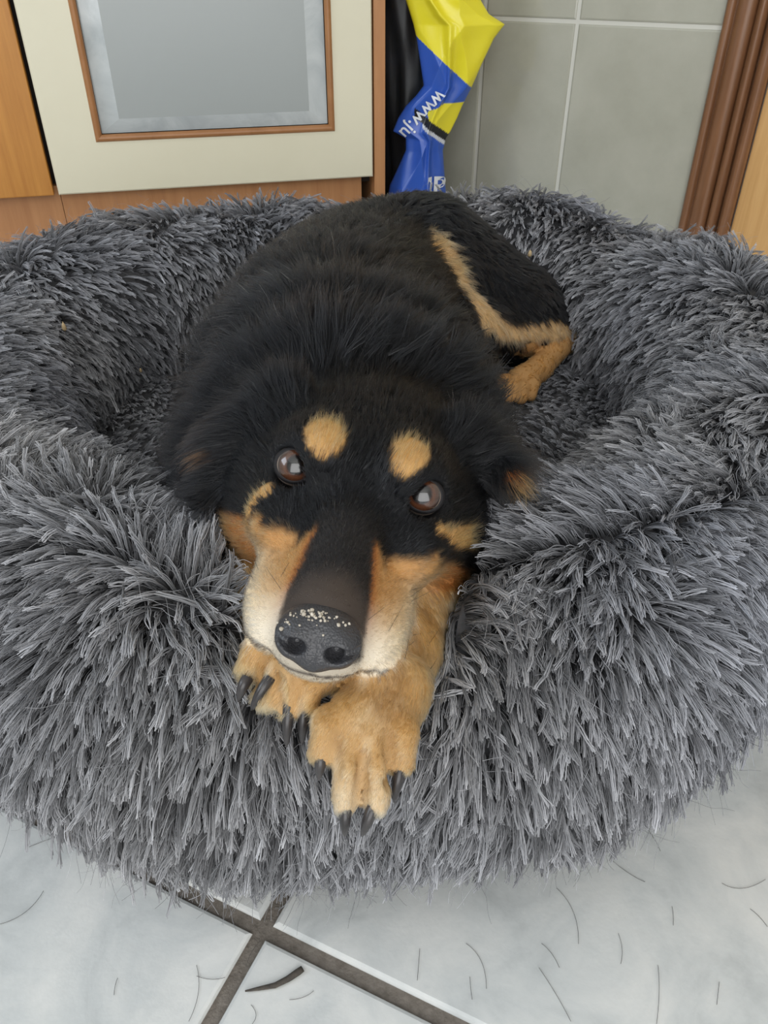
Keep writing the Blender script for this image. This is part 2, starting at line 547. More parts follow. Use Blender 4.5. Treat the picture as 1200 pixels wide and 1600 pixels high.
class Field:
    def __init__(self, lo, hi, h, big=0.06):
        self.lo, self.h = np.array(lo, float), h
        self.n = np.ceil((np.array(hi) - self.lo) / h).astype(int) + 1
        self.F = np.full(self.n, big, np.float32)
        self.ax = [self.lo[i] + h * np.arange(self.n[i]) for i in range(3)]

    def _block(self, c0, c1):
        a = np.clip(np.floor((c0 - self.lo) / self.h).astype(int), 0, self.n - 1)
        b = np.clip(np.ceil((c1 - self.lo) / self.h).astype(int) + 1, 1, self.n)
        sl = tuple(slice(a[i], b[i]) for i in range(3))
        g = np.stack(np.meshgrid(*[self.ax[i][sl[i]] for i in range(3)], indexing='ij'), -1)
        return sl, g

    def add(self, prim, k=0.02, op='u'):
        m = k + 0.015
        sl, g = self._block(prim.lo - m, prim.hi + m)
        if g.size == 0:
            return
        d = prim.sd(g.reshape(-1, 3)).reshape(g.shape[:3]).astype(np.float32)
        a = self.F[sl]
        if op == 'u':
            hh = np.clip(0.5 + 0.5 * (a - d) / k, 0, 1)
            self.F[sl] = a * (1 - hh) + d * hh - k * hh * (1 - hh)
        else:
            hh = np.clip(0.5 - 0.5 * (a + d) / k, 0, 1)
            self.F[sl] = a * (1 - hh) - d * hh + k * hh * (1 - hh)

    def sample(self, P):
        q = (np.asarray(P) - self.lo) / self.h
        q = np.clip(q, 0, self.n - 1.001)
        i = q.astype(int)
        f = q - i
        r = 0
        for dx in (0, 1):
            for dy in (0, 1):
                for dz in (0, 1):
                    w = (f[..., 0] if dx else 1 - f[..., 0]) * (f[..., 1] if dy else 1 - f[..., 1]) * (f[..., 2] if dz else 1 - f[..., 2])
                    r = r + w * self.F[i[..., 0] + dx, i[..., 1] + dy, i[..., 2] + dz]
        return r

    def grad(self, P, e=None):
        e = e or self.h
        P = np.asarray(P)
        g = np.stack([self.sample(P + np.eye(3)[k] * e) - self.sample(P - np.eye(3)[k] * e) for k in range(3)], -1)
        return vnorm(g)

    def nets(self):
        F = self.F
        s = F < 0
        cs = [(dx, dy, dz) for dx in (0, 1) for dy in (0, 1) for dz in (0, 1)]
        nx, ny, nz = self.n
        cnt = np.zeros((nx - 1, ny - 1, nz - 1), np.int8)
        for dx, dy, dz in cs:
            cnt += s[dx:nx - 1 + dx, dy:ny - 1 + dy, dz:nz - 1 + dz]
        act = np.argwhere((cnt > 0) & (cnt < 8))
        idx = np.full(cnt.shape, -1, np.int64)
        idx[act[:, 0], act[:, 1], act[:, 2]] = np.arange(len(act))
        val = {c: F[act[:, 0] + c[0], act[:, 1] + c[1], act[:, 2] + c[2]] for c in cs}
        acc = np.zeros((len(act), 3))
        num = np.zeros(len(act))
        for c in cs:
            for ax in range(3):
                if c[ax] == 0:
                    d = list(c)
                    d[ax] = 1
                    a, b_ = val[c], val[tuple(d)]
                    cr = (a < 0) != (b_ < 0)
                    t = np.where(cr, a / np.where(a == b_, 1, a - b_), 0)
                    p = np.tile(np.array(c, float), (len(act), 1))
                    p[:, ax] += t
                    acc += p * cr[:, None]
                    num += cr
        V = self.lo + self.h * (act + acc / num[:, None])
        Q = []
        for ax in range(3):
            o1, o2 = (ax + 1) % 3, (ax + 2) % 3
            sh = [slice(None)] * 3
            sh[ax] = slice(0, -1)
            s0 = s[tuple(sh)]
            sh[ax] = slice(1, None)
            s1 = s[tuple(sh)]
            ed = np.argwhere(s0 != s1)
            ed = ed[(ed[:, o1] > 0) & (ed[:, o2] > 0) & (ed[:, o1] < self.n[o1] - 1) & (ed[:, o2] < self.n[o2] - 1)]
            inside = s0[ed[:, 0], ed[:, 1], ed[:, 2]]
            def ce(a, b_):
                e_ = ed.copy()
                e_[:, o1] -= a
                e_[:, o2] -= b_
                return idx[e_[:, 0], e_[:, 1], e_[:, 2]]
            q = np.stack([ce(1, 1), ce(0, 1), ce(0, 0), ce(1, 0)], -1)
            q[~inside] = q[~inside][:, ::-1]
            Q.append(q)
        return V, np.concatenate(Q)


class Ell:
    """ellipsoid, optionally in the head frame, optionally turned (rows of R = axes)"""
    def __init__(self, c, r, head=False, R=None):
        R = np.eye(3) if R is None else np.asarray(R)
        c = np.array(c, float)
        if head:
            c = from_head(c)
            R = R @ HR
        self.c, self.r, self.R = c, np.array(r, float), R
        ext = np.abs(R.T) @ self.r
        self.lo, self.hi = c - ext, c + ext

    def sd(self, P):
        q = (P - self.c) @ self.R.T
        k0 = np.linalg.norm(q / self.r, axis=1)
        k1 = np.linalg.norm(q / self.r ** 2, axis=1)
        return np.where(k0 < 1e-4, -self.r.min(), k0 * (k0 - 1) / np.maximum(k1, 1e-9))


class Cone:
    """round cone from a (radius ra) to b (radius rb); flat > 1 squeezes it along direction n"""
    def __init__(self, a, b, ra, rb, head=False, flat=1.0, n=None):
        a, b = np.array(a, float), np.array(b, float)
        if head:
            a, b = from_head(a), from_head(b)
            if n is not None:
                n = np.array(n, float) @ HR
        self.a, self.b, self.ra, self.rb = a, b, ra, rb
        self.flat, self.n = flat, None if n is None else vnorm(np.array(n, float))
        self.lo = np.minimum(a - ra, b - rb)
        self.hi = np.maximum(a + ra, b + rb)

    def sd(self, P):
        q, ba = P - self.a, self.b - self.a
        if self.n is not None:
            q = q + np.outer(q @ self.n, self.n) * (self.flat - 1)
            ba = ba + (ba @ self.n) * self.n * (self.flat - 1)
        l2 = ba @ ba
        t = np.clip(q @ ba / l2, 0, 1)
        d = np.linalg.norm(q - t[:, None] * ba, axis=1) - (self.ra + (self.rb - self.ra) * t)
        return d / (1 + (self.flat - 1) * 0.35)


def rot_axes(ax, ang):
    return np.array(Matrix.Rotation(ang, 3, ax).transposed())


DOG = Field((-0.26, 0.17, 0.035), (0.31, 1.15, 0.38), 0.0026)
# --- trunk
body = [
    (Ell((-0.040, 0.56, 0.160), (0.104, 0.14, 0.110)), .04),
    (Ell((-0.052, 0.70, 0.166), (0.110, 0.17, 0.114)), .05),
    (Ell((-0.034, 0.85, 0.158), (0.112, 0.15, 0.104)), .05),
    (Ell((0.012, 0.97, 0.150), (0.118, 0.11, 0.098)), .05),
    (Cone((-0.008, 0.43, 0.205), (-0.038, 0.54, 0.185), 0.062, 0.092), .03),      # neck
    (Ell((-0.024, 0.490, 0.205), (0.100, 0.034, 0.083), R=rot_axes('X', -0.35)), .03),  # ruff roll behind the skull
    (Ell((-0.036, 0.570, 0.210), (0.108, 0.046, 0.076), R=rot_axes('X', -0.35)), .035),  # second roll
    (Ell((-0.108, 0.50, 0.140), (0.046, 0.090, 0.075)), .03),                     # shoulders
    (Ell((0.042, 0.54, 0.145), (0.045, 0.090, 0.080)), .03),
    # hindquarter
    (Cone((0.055, 0.985, 0.165), (0.165, 0.945, 0.120), 0.090, 0.062), .03),
    (Cone((0.165, 0.950, 0.120), (0.205, 0.925, 0.100), 0.058, 0.030), .02),
    (Cone((0.080, 0.862, 0.138), (0.150, 0.886, 0.124), 0.048, 0.024), .02),
    (Cone((0.150, 0.872, 0.120), (0.226, 0.924, 0.106), 0.016, 0.0125), .010),
]
REG = dict(head=[], body=[p for p, k in body[:9]], hind=[p for p, k in body[9:]], fore=[])
for p, k in body:
    DOG.add(p, k)
# hind foot
hock = np.array((0.228, 0.924, 0.096))
DOG.add(Cone(hock, (0.188, 0.862, 0.088), 0.0160, 0.0140), .006)
DOG.add(Cone((0.190, 0.866, 0.088), (0.162, 0.830, 0.087), 0.0145, 0.0180), .008)
for dx, dy in ((-0.021, 0.006), (-0.008, -0.006), (0.006, -0.008), (0.018, 0.000)):
    a = np.array((0.160 + dx * 0.85, 0.826 + dy * 0.6, 0.089))
    m_ = a + np.array((dx * .15 - .006, dy * 0.4 - 0.012, 0.002))
    DOG.add(Cone(a, m_, 0.0085, 0.0085), .003)
    DOG.add(Cone(m_, m_ + np.array((-.003, -0.010, -0.008)), 0.0085, 0.0075), .002)

# --- head
E_X = 0.0362
for p, k in [
    (Ell((0, 0.060, -0.016), (0.062, 0.072, 0.044), True), .02),
    (Ell((0.024, 0.016, 0.004), (0.026, 0.032, 0.019), True), .012),
    (Ell((-0.024, 0.016, 0.004), (0.026, 0.032, 0.019), True), .012),
    (Cone((0, 0.004, -0.014), (0, -0.088, -0.0295), 0.0205, 0.0150, True), .014),
    (Cone((0, 0.004, -0.046), (0, -0.070, -0.049), 0.040, 0.025, True), .02),
    (Ell((0.046, 0.040, -0.042), (0.028, 0.050, 0.036), True), .02),
    (Ell((-0.046, 0.040, -0.042), (0.028, 0.050, 0.036), True), .02),
    (Ell((0.037, -0.006, -0.026), (0.020, 0.032, 0.020), True), .014),
    (Ell((-0.037, -0.006, -0.026), (0.020, 0.032, 0.020), True), .014),
    (Ell((0.0255, -0.045, -0.052), (0.0190, 0.044, 0.0210), True), .012),
    (Ell((-0.0255, -0.045, -0.052), (0.0190, 0.044, 0.0210), True), .012),
    (Ell((0, -0.092, -0.047), (0.021, 0.013, 0.0175), True), .009),
    (Ell((0.048, 0.066, -0.058), (0.032, 0.048, 0.040), True), .025),
    (Ell((-0.048, 0.066, -0.058), (0.032, 0.048, 0.040), True), .025),
]:
    DOG.add(p, k)
    REG['head'].append(p)
DOG.add(Cone((0, 0.02, -0.078), (0, -0.076, -0.0705), 0.026, 0.0150, True), .005)     # lower jaw
# ears
DOG.add(Cone((0.060, 0.066, 0.010), (0.080, 0.064, 0.003), 0.021, 0.013, True, 2.0, (0.45, -0.6, 0.6)), .012)
DOG.add(Cone((0.080, 0.064, 0.003), (0.088, 0.052, 0.006), 0.012, 0.0075, True, 1.6, (0.45, -0.6, 0.6)), .008)
DOG.add(Cone((-0.060, 0.066, 0.008), (-0.088, 0.054, -0.026), 0.022, 0.017, True, 2.0, (-0.5, -0.6, 0.55)), .012)
DOG.add(Cone((-0.086, 0.056, -0.024), (-0.097, 0.036, -0.054), 0.016, 0.008, True, 1.6, (-0.5, -0.6, 0.5)), .008)
# eye sockets
for s in (-1, 1):
    DOG.add(Ell((s * E_X, -0.002, 0.0), (0.0122, 0.0150, 0.0115), True), .004, 's')

# --- forelegs
FL = dict(
    elbow=np.array((0.034, 0.430, 0.155)), fore=at(626, 965, 0.420), wrist=at(606, 1062, 0.392), knuckle=at(577, 1148, 0.383))
FL['fore'] += (0, 0, -0.024)
FL['wrist'] += (0, 0.004, -0.014)
DOG.add(Cone(FL['elbow'], FL['fore'], 0.028, 0.0210), .012)
DOG.add(Cone(FL['fore'], FL['wrist'], 0.0210, 0.0180), .006)
DOG.add(Cone(FL['wrist'], FL['knuckle'], 0.0190, 0.0150), .006)
DOG.add(Cone(at(600, 1068, .394), at(537, 1142, .382), 0.0150, 0.0110), .008)
DOG.add(Cone(at(622, 1068, .396), at(612, 1150, .384), 0.0140, 0.0105), .008)
CLAWS = []
# toes: base, knuckle, tip, claw end (photo position, distance) of the paw on top
for base, mid, tip, claw, r0, r1 in [
    ((548, 1112, .380), (515, 1130, .376), (504, 1174, .376), (497, 1220, .372), .0080, .0070),
    ((562, 1140, .378), (546, 1196, .371), (541, 1254, .372), (538, 1310, .370), .0078, .0066),
    ((590, 1140, .378), (589, 1196, .371), (586, 1254, .372), (564, 1310, .370), .0078, .0066),
    ((610, 1112, .382), (628, 1142, .379), (627, 1190, .380), (615, 1256, .377), .0080, .0068),
]:
    b0, b1, b2, b3 = at(*base), at(*mid), at(*tip), at(*claw)
    DOG.add(Cone(b0, b1, r0 + .001, r0), .004)
    DOG.add(Cone(b1, b2, r0, r1), .0022)
    CLAWS.append((b2, b3))
# the paw under the chin
LP = dict(elbow=np.array((-0.085, 0.430, 0.160)), wrist=at(452, 985, 0.425))
LP['wrist'] += (0, 0.0, -0.012)
DOG.add(Cone(LP['elbow'], LP['wrist'], 0.030, 0.019), .01)
for base, mid, tip, claw, r0, r1 in [
    ((432, 1000, .412), (408, 1008, .402), (396, 1040, .400), (384, 1092, .396), .0085, .0078),
    ((448, 1020, .408), (432, 1048, .394), (422, 1084, .392), (408, 1098, .392), .0088, .0078),
    ((468, 1020, .406), (457, 1050, .388), (453, 1098, .386), (446, 1170, .385), .0090, .0080),
    ((484, 1020, .406), (480, 1050, .390), (477, 1094, .388), (471, 1166, .387), .0088, .0078),
]:
    b0, b1, b2, b3 = at(*base), at(*mid), at(*tip), at(*claw)
    DOG.add(Cone(b0, b1, r0 + .003, r0), .006)
    DOG.add(Cone(b1, b2, r0, r1), .0022)
    CLAWS.append((b2, b3))
CLAWS[4] = (at(388, 1058, .394), at(370, 1096, .390))
CLAWS[5] = (at(424, 1058, .388), at(390, 1110, .384))

for pts in (('elbow', 'fore'), ('fore', 'wrist'), ('wrist', 'knuckle')):
    REG['fore'].append(Cone(FL[pts[0]], FL[pts[1]], 0.026, 0.022))
REG['fore'].append(Cone(FL['knuckle'], at(565, 1230, .376), 0.026, 0.02))
REG['fore'].append(Cone(LP['elbow'], LP['wrist'], 0.034, 0.022))
REG['fore'].append(Cone(LP['wrist'], at(440, 1090, .39), 0.024, 0.024))
REG['hind'].append(Cone(hock, (0.162, 0.83, 0.088), 0.018, 0.024))
# clefts between the toes
for a_, b_ in (((526, 1150, .366), (520, 1200, .366)), ((568, 1180, .3675), (563, 1268, .367)), ((609, 1150, .370), (607, 1215, .370)), ((466, 1062, .380), (464, 1110, .378)), ((440, 1056, .384), (436, 1100, .382)), ((416, 1030, .392), (408, 1060, .390))):
    DOG.add(Cone(at(*a_), at(*b_), 0.0030, 0.0042), .0035, 's')
DV, DQ = DOG.nets()
DN = DOG.grad(DV)


# --- coat colour, in the head's own frame and in body space
def sstep(a, b_, x):
    t = np.clip((x - a) / (b_ - a), 0, 1)
    return t * t * (3 - 2 * t)


_NK = RNG.normal(size=(24, 3))
_NPH = RNG.uniform(0, 6.28, 24)


def wob(P, freq, seed=0):
    r = np.zeros(P.shape[:-1])
    for i in range(6):
        r += np.sin(P @ (_NK[(i + seed) % 24] * freq) + _NPH[(i + seed) % 24])
    return r / 6 * 1.6


BLACK = np.array((0.0050, 0.0053, 0.0064))
TAN = np.array((0.40, 0.215, 0.082))
GOLD = np.array((0.50, 0.295, 0.115))
RUST = np.array((0.33, 0.125, 0.035))
CREAM = np.array((0.68, 0.55, 0.37))
PALE = np.array((0.66, 0.62, 0.55))


def seg_d(P, a, b_):
    a, b_ = np.array(a), np.array(b_)
    ba = b_ - a
    t = np.clip((P - a) @ ba / (ba @ ba), 0, 1)
    return np.linalg.norm(P - a - t[:, None] * ba, axis=1)


STRIPE = [((0.060, 0.893, 0.232), 0.020), ((0.088, 0.872, 0.193), 0.020), ((0.124, 0.842, 0.160), 0.014), ((0.150, 0.852, 0.138), 0.011), ((0.205, 0.896, 0.122), 0.010), ((0.235, 0.922, 0.105), 0.015)]


def paint(P, N=None):
    p = to_head(P)
    x, y, z = p[:, 0], p[:, 1], p[:, 2]
    ax = np.abs(x)
    n1 = wob(P, 260, 2)
    n2 = wob(P, 900, 7)
    nz_ = n1 * 0.6 + n2 * 0.5
    col = np.tile(BLACK, (len(P), 1))

    def mix(w, c):
        nonlocal col
        w = np.clip(w, 0, 1)[:, None]
        col = col * (1 - w) + np.asarray(c) * w

    D = np.stack([np.min([q.sd(P) for q in REG[k]], axis=0) for k in ('head', 'body', 'fore', 'hind')], 1)
    reg = D.argmin(1)
    hd = (reg == 0) & (y < 0.12)
    # muzzle and lower cheeks
    bw = np.interp(y, [-0.10, -0.082, -0.066, -0.047, -0.03], [0.0205, 0.0195, 0.0168, 0.0142, 0.0165])
    side = sstep(-0.0012, 0.0028, ax - bw + 0.0012 * nz_)
    low = sstep(0.003, -0.003, z - (-0.021 - 0.55 * np.maximum(y + 0.034, 0)) + 0.0020 * nz_)
    ft_ = np.interp(ax, [0.012, 0.022, 0.030, 0.040, 0.050, 0.060], [-0.044, -0.046, -0.046, -0.039, -0.028, -0.020])
    front = sstep(0.003, -0.003, y - ft_ + 0.002 * nz_)
    back = sstep(0.034, 0.022, y + 0.003 * nz_)
    w = np.maximum(side * front, low * back * sstep(-0.004, 0.002, y - ft_)) * hd
    w = w * (ax < 0.078)
    w = np.maximum(w, hd * sstep(-0.044, -0.048, z) * sstep(-0.02, -0.03, y))
    tan = RUST + (TAN - RUST) * sstep(0.0, 0.008, ax - bw)[:, None]
    lowc = sstep(-0.026, -0.048, z + 0.002 * nz_) * sstep(0.0, -0.035, y)
    tan = tan * (1 - lowc[:, None]) + CREAM * lowc[:, None]
    rusty = sstep(-0.02, 0.005, y)[:, None] * 0.8
    tan = tan * (1 - rusty) + (RUST * 1.05) * rusty
    pal = 0.55 * (sstep(-0.070, -0.092, y + 0.002 * nz_) * sstep(-0.018, -0.030, z))[:, None]
    tan = tan * (1 - pal) + PALE * pal
    w_ = w[:, None]
    col = col * (1 - w_) + tan * w_
    # bridge greys towards the nose
    mix(hd * (1 - side) * sstep(-0.070, -0.092, y + 0.004 * nz_) * (z > -0.04) * 0.9, (0.075, 0.055, 0.042))
    mix(hd * (1 - side) * sstep(-0.02, -0.05, y) * 0.35, (0.035, 0.032, 0.032))
    # dark lip line
    lip = np.abs(z - np.interp(y, [-0.11, -0.09, -0.07, -0.05, 0.0], [-0.0535, -0.0560, -0.0620, -0.0665, -0.066]))
    mix(hd * (lip < 0.0012) * (y < -0.01) * 0.85, (0.03, 0.022, 0.02))
    # eyebrow spots
    br = np.sqrt(((ax - 0.0238 - 0.10 * (y - 0.004)) / 0.0112) ** 2 + ((y - 0.005) / 0.0170) ** 2)
    mix(hd * (z > 0.004) * sstep(1.06, 0.90, br + 0.07 * nz_), GOLD)
    # cheek spots
    sL = seg_d(p, (-0.0490, -0.0165, -0.0110), (-0.0560, -0.0185, -0.0295)) - 0.0056
    sR = np.minimum(seg_d(p, (0.0500, -0.0145, -0.0115), (0.0600, -0.0005, -0.0215)) - 0.0048, seg_d(p, (0.0600, -0.0005, -0.0215), (0.0700, 0.0180, -0.0285)) - 0.0065)
    mix(hd * sstep(0.0015, -0.0012, np.minimum(sL, sR) + 0.0012 * nz_), GOLD * 0.95)
    # russet inside of the ears
    e1 = np.linalg.norm((p - np.array((0.0920, 0.049, 0.004))) / np.array((0.008, 0.010, 0.007)), axis=1)
    e2 = np.linalg.norm((p - np.array((-0.0950, 0.040, -0.020))) / np.array((0.013, 0.012, 0.006)), axis=1)
    mix(sstep(1.05, 0.8, e1 + 0.2 * nz_), RUST * 1.1)
    mix(sstep(1.05, 0.6, e2 + 0.25 * nz_) * 0.45, RUST * 0.6)
    # forelegs
    fo_ = (reg == 2) & (P[:, 1] < 0.43)
    lg = np.array((0.395, 0.235, 0.095))
    mix(fo_ * sstep(0.42, 0.40, P[:, 1]), lg)
    mix(fo_ * (0.35 * sstep(0.2, 0.9, n1) + 0.25 * sstep(0.0, 1.0, wob(P, 120, 9))), CREAM * 0.9)
    mix(fo_ * 0.5 * sstep(0.2, 1.0, wob(P, 150, 4)), np.array((0.16, 0.085, 0.035)))
    mix(fo_ * sstep(0.228, 0.214, P[:, 1] + 0.003 * nz_) * 0.6, CREAM * 0.9)
    # hind leg stripe and foot
    sd_ = np.min([seg_d(P, STRIPE[i][0], STRIPE[i + 1][0]) - 0.5 * (STRIPE[i][1] + STRIPE[i + 1][1]) for i in range(len(STRIPE) - 1)], axis=0)
    hind = (P[:, 1] > 0.78) & (P[:, 0] > 0.045)
    sc = GOLD * 0.8 + CREAM * 0.25
    mix(hind * sstep(0.004, -0.004, sd_ + 0.0035 * nz_), sc * 0.85)
    ft = np.minimum(seg_d(P, (0.228, 0.924, 0.096), (0.190, 0.866, 0.086)) - 0.020, seg_d(P, (0.185, 0.86, 0.09), (0.152, 0.80, 0.082)) - 0.032)
    mix(hind * (ft < 0) * (P[:, 2] < 0.128), TAN * 0.9 + GOLD * 0.15)
    return col



def head_w(P):
    """1 on the head, 0 on the rest"""
    p = to_head(P)
    return sstep(0.135, 0.10, p[..., 1]) * sstep(-0.115, -0.095, p[..., 2])


dogm = attr_mat('dog_skin', 0.75, 0.2)
dog = mesh_obj('dog', DV, DQ, dogm, None, True, paint(DV, DN))
tag(dog, 'black and tan dog lying in the grey fluffy bed with its chin on crossed paws', 'dog')

# ------------------------------------------------------------------ hair strands


def strands(name, root, pts_dir, mat, parent, cols_root, cols_tip, radius, taper=0.25):
    """root (N,3); pts_dir (N,K,3) positions; one curve each"""
    N, K = pts_dir.shape[:2]
    cu = bpy.data.hair_curves.new(name)
    cu.add_curves([K] * N)
    cu.attributes['position'].data.foreach_set('vector', pts_dir.astype(np.float32).ravel())
    t = np.linspace(0, 1, K)
    rad = np.asarray(radius).reshape(-1, 1) * (1 - (1 - taper) * t ** 1.5)[None, :] * np.ones((N, 1))
    ra = cu.attributes.get('radius') or cu.attributes.new('radius', 'FLOAT', 'POINT')
    ra.data.foreach_set('value', rad.astype(np.float32).ravel())
    ca_ = cu.attributes.new('col', 'FLOAT_COLOR', 'POINT')
    c4 = np.ones((N, K, 4), np.float32)
    c4[..., :3] = cols_root[:, None] * (1 - t)[None, :, None] + cols_tip[:, None] * t[None, :, None]
    ca_.data.foreach_set('color', c4.ravel())
    cu.materials.append(mat)
    return link(bpy.data.objects.new(name, cu), parent)


def scatter(V, Q, dens, n, rng):
    """n random points on quads, weighted by area * dens(face centre)"""
    T = np.concatenate([Q[:, [0, 1, 2]], Q[:, [0, 2, 3]]])
    a, b_, c_ = V[T[:, 0]], V[T[:, 1]], V[T[:, 2]]
    area = np.linalg.norm(np.cross(b_ - a, c_ - a), axis=1) / 2
    w = area * dens((a + b_ + c_) / 3)
    f = rng.choice(len(T), n, p=w / w.sum())
    r1, r2 = np.sqrt(rng.random(n)), rng.random(n)
    return a[f] * (1 - r1)[:, None] + b_[f] * (r1 * (1 - r2))[:, None] + c_[f] * (r1 * r2)[:, None]


def hair_mat(name, rough=0.35, rrough=0.45, coat=0.0):
    m = bpy.data.materials.new(name)
    m.use_nodes = True
    nt = m.node_tree
    nt.nodes.remove(nt.nodes['Principled BSDF'])
    hb = nt.nodes.new('ShaderNodeBsdfHairPrincipled')
    hb.model = 'CHIANG'
    hb.parametrization = 'COLOR'
    at_ = nt.nodes.new('ShaderNodeAttribute')
    at_.attribute_name = 'col'
    nt.links.new(at_.outputs['Color'], hb.inputs['Color'])
    hb.inputs['Roughness'].default_value = rough
    hb.inputs['Radial Roughness'].default_value = rrough
    hb.inputs['Coat'].default_value = coat
    hb.inputs['Random Roughness'].default_value = 0.2
    hb.inputs['IOR'].default_value = 1.36
    nt.links.new(hb.outputs[0], nt.nodes['Material Output'].inputs['Surface'])
    return m


def rmin(lst, P):
    return np.min([p.sd(P) for p in lst], axis=0)


EYES = [from_head((s * E_X, 0.0022, -0.0006)) for s in (-1, 1)]


def coat(P):
    """flow direction, length, lift and thickness of the coat at surface points P"""
    n = DOG.grad(P, 0.004)
    D = np.stack([rmin(REG[k], P) for k in ('head', 'body', 'fore', 'hind')], 1)
    W = np.exp(-np.clip(D - D.min(1, keepdims=True), 0, .1) / 0.006)
    W /= W.sum(1, keepdims=True)
    p = to_head(P)
    # head: combed back from the nose
    dh = p - np.array((0, -0.125, -0.010))
    dh = vnorm(dh)
    dh[:, 2] -= 0.5 * sstep(0.03, 0.09, p[:, 1]) * sstep(0.03, .07, np.abs(p[:, 0]))
    ear = sstep(0.066, 0.080, np.abs(p[:, 0])) * sstep(-0.07, -0.03, p[:, 2]) * sstep(0.005, 0.02, p[:, 1])
    dh = dh * (1 - ear[:, None]) + ear[:, None] * np.stack([np.sign(p[:, 0]) * 0.9, -0.25 + 0 * ear, -0.5 + 0 * ear], 1)
    lh = 0.0042 + 0.006 * sstep(-0.05, 0.01, p[:, 1]) + 0.010 * sstep(0.03, 0.10, p[:, 1]) + 0.006 * sstep(0.03, 0.07, np.abs(p[:, 0])) * sstep(-0.01, 0.03, p[:, 1]) + 0.004 * ear
    # body: towards the tail and down the flanks
    sx = np.interp(P[:, 1], [0.42, 0.56, 0.70, 0.85, 1.0], [-0.01, -0.045, -0.06, -0.045, 0.01])
    q = (P[:, 0] - sx) / 0.12
    db = np.stack([0.55 * q, np.ones(len(P)), -0.55 * np.abs(q) - 0.1], 1)
    lb = np.interp(P[:, 1], [0.40, 0.47, 0.62, 0.75, 1.0], [0.020, 0.038, 0.034, 0.026, 0.018])
    df = np.tile((-0.30, -0.80, -0.50), (len(P), 1))
    lf = 0.0080 - 0.0040 * sstep(0.27, 0.24, P[:, 1])
    dk = np.where(((P[:, 1] < 0.90) & (P[:, 2] < 0.115) & (P[:, 0] > .13))[:, None], np.array((-0.55, -0.75, -0.35)), np.array((0.35, -0.25, -0.75)))
    lk = np.where((P[:, 2] < 0.115) & (P[:, 0] > .13), 0.005, 0.013)
    d = sum(W[:, i:i + 1] * vnorm(x) for i, x in enumerate((dh @ HR, db, df, dk)))
    L = W[:, 0] * lh + W[:, 1] * lb + W[:, 2] * lf + W[:, 3] * lk
    lift = W @ np.array((0.22, 0.36, 0.20, 0.25))
    e = np.min([np.linalg.norm(P - c, axis=1) for c in EYES], axis=0)
    L = L * (0.30 + 0.70 * sstep(0.013, 0.028, e))
    L = L * (0.45 + 0.55 * sstep(0.004, 0.03, np.linalg.norm(p - NL, axis=1) - 0.014))
    return n, d, L, lift, W, e, p


def dog_hair(name, n_lock, per, sig, draw, dens, rng, rad, kp=6, mat=None):
    """locks of hair: 'per' hairs start within sig of a lock centre and are drawn together towards its tip"""
    P0 = scatter(DV, DQ, dens, n_lock, rng)
    n, d, L, lift, W, e, p = coat(P0)
    nose = np.linalg.norm((p - NL - np.array((0, 0.002, 0))) / np.array((0.0180, 0.014, 0.0130)), axis=1)
    keep = (e > 0.0128) & (nose > 1.0) & (n[:, 2] > -0.75)
    P0, n, d, L, lift, W, p = P0[keep], n[keep], d[keep], L[keep], lift[keep], W[keep], p[keep]
    N = len(P0)
    lk = np.stack([wob(P0, 55, s) for s in (0, 6, 12)], 1) * (0.16 * W[:, :1] + 0.50 * W[:, 1:2] + 0.16 * W[:, 2:3] + .2 * W[:, 3:])
    lk += np.stack([wob(P0, 190, s) for s in (3, 9, 15)], 1) * (0.18 + 0.15 * W[:, 1:2])
    d = vnorm(d) + lk + rng.normal(size=(N, 3)) * (0.10 + 0.12 * W[:, 1:2])
    d = vnorm(d - n * np.sum(d * n, 1, keepdims=True))
    lift = lift * rng.uniform(0.6, 1.45, N)
    L = L * rng.uniform(0.75, 1.25, N)
    rep_ = lambda a: np.repeat(a, per, axis=0)
    off = rng.normal(size=(N * per, 3)) * sig
    nn = rep_(n)
    off -= nn * np.sum(off * nn, 1, keepdims=True)
    P = rep_(P0) + off
    P -= nn * DOG.sample(P)[:, None]                    # back onto the skin
    dd, ll, LL, WW = rep_(d), rep_(lift), rep_(L), rep_(W)
    M_ = N * per
    dd = vnorm(dd + rng.normal(size=(M_, 3)) * 0.07)
    ll = ll + 0.05 * rng.normal(size=M_)
    LL = LL * rng.uniform(0.8, 1.1, M_)
    t = np.linspace(0, 1, kp)[None, :, None]
    d0 = vnorm(dd + nn * (ll + 0.35)[:, None])
    d1 = vnorm(dd + nn * (ll - 0.25)[:, None])
    pos = P[:, None] - nn[:, None] * 0.0006 + LL[:, None, None] * (d0[:, None] * (t - t * t / 2) + d1[:, None] * (t * t / 2))
    pos = pos - off[:, None] * draw * t ** 0.8
    col = paint(P, nn)
    tone = rep_(rng.uniform(0.7, 1.35, (N, 1))) * rng.uniform(0.85, 1.15, (M_, 1))
    col = col * tone
    grey = rng.random(M_) < 0.006
    col[grey] = np.maximum(col[grey], 0.14)
    r = rad * (1 - 0.2 * WW[:, 0]) * rng.uniform(0.8, 1.2, M_)
    return strands(name, P, pos, mat, dog, col * 0.75, col * 1.2, r)


furm = hair_mat('dog_coat', 0.26, 0.5)
r1 = np.random.default_rng(5)


def dens_head(Pc):
    p = to_head(Pc)
    return (sstep(0.14, 0.09, p[:, 1]) * sstep(-0.13, -0.10, p[:, 2])) * (1 + 1.5 * sstep(-0.01, -0.05, p[:, 1])) * (1 + .0 * p[:, 0]) + 1e-6


def dens_body(Pc):
    p = to_head(Pc)
    a = 1 - sstep(0.12, 0.09, p[:, 1]) * sstep(-0.13, -0.10, p[:, 2])
    return a * sstep(0.06, 0.10, Pc[:, 2]) * (1 + 2.0 * (Pc[:, 1] < 0.42)) + 1e-6


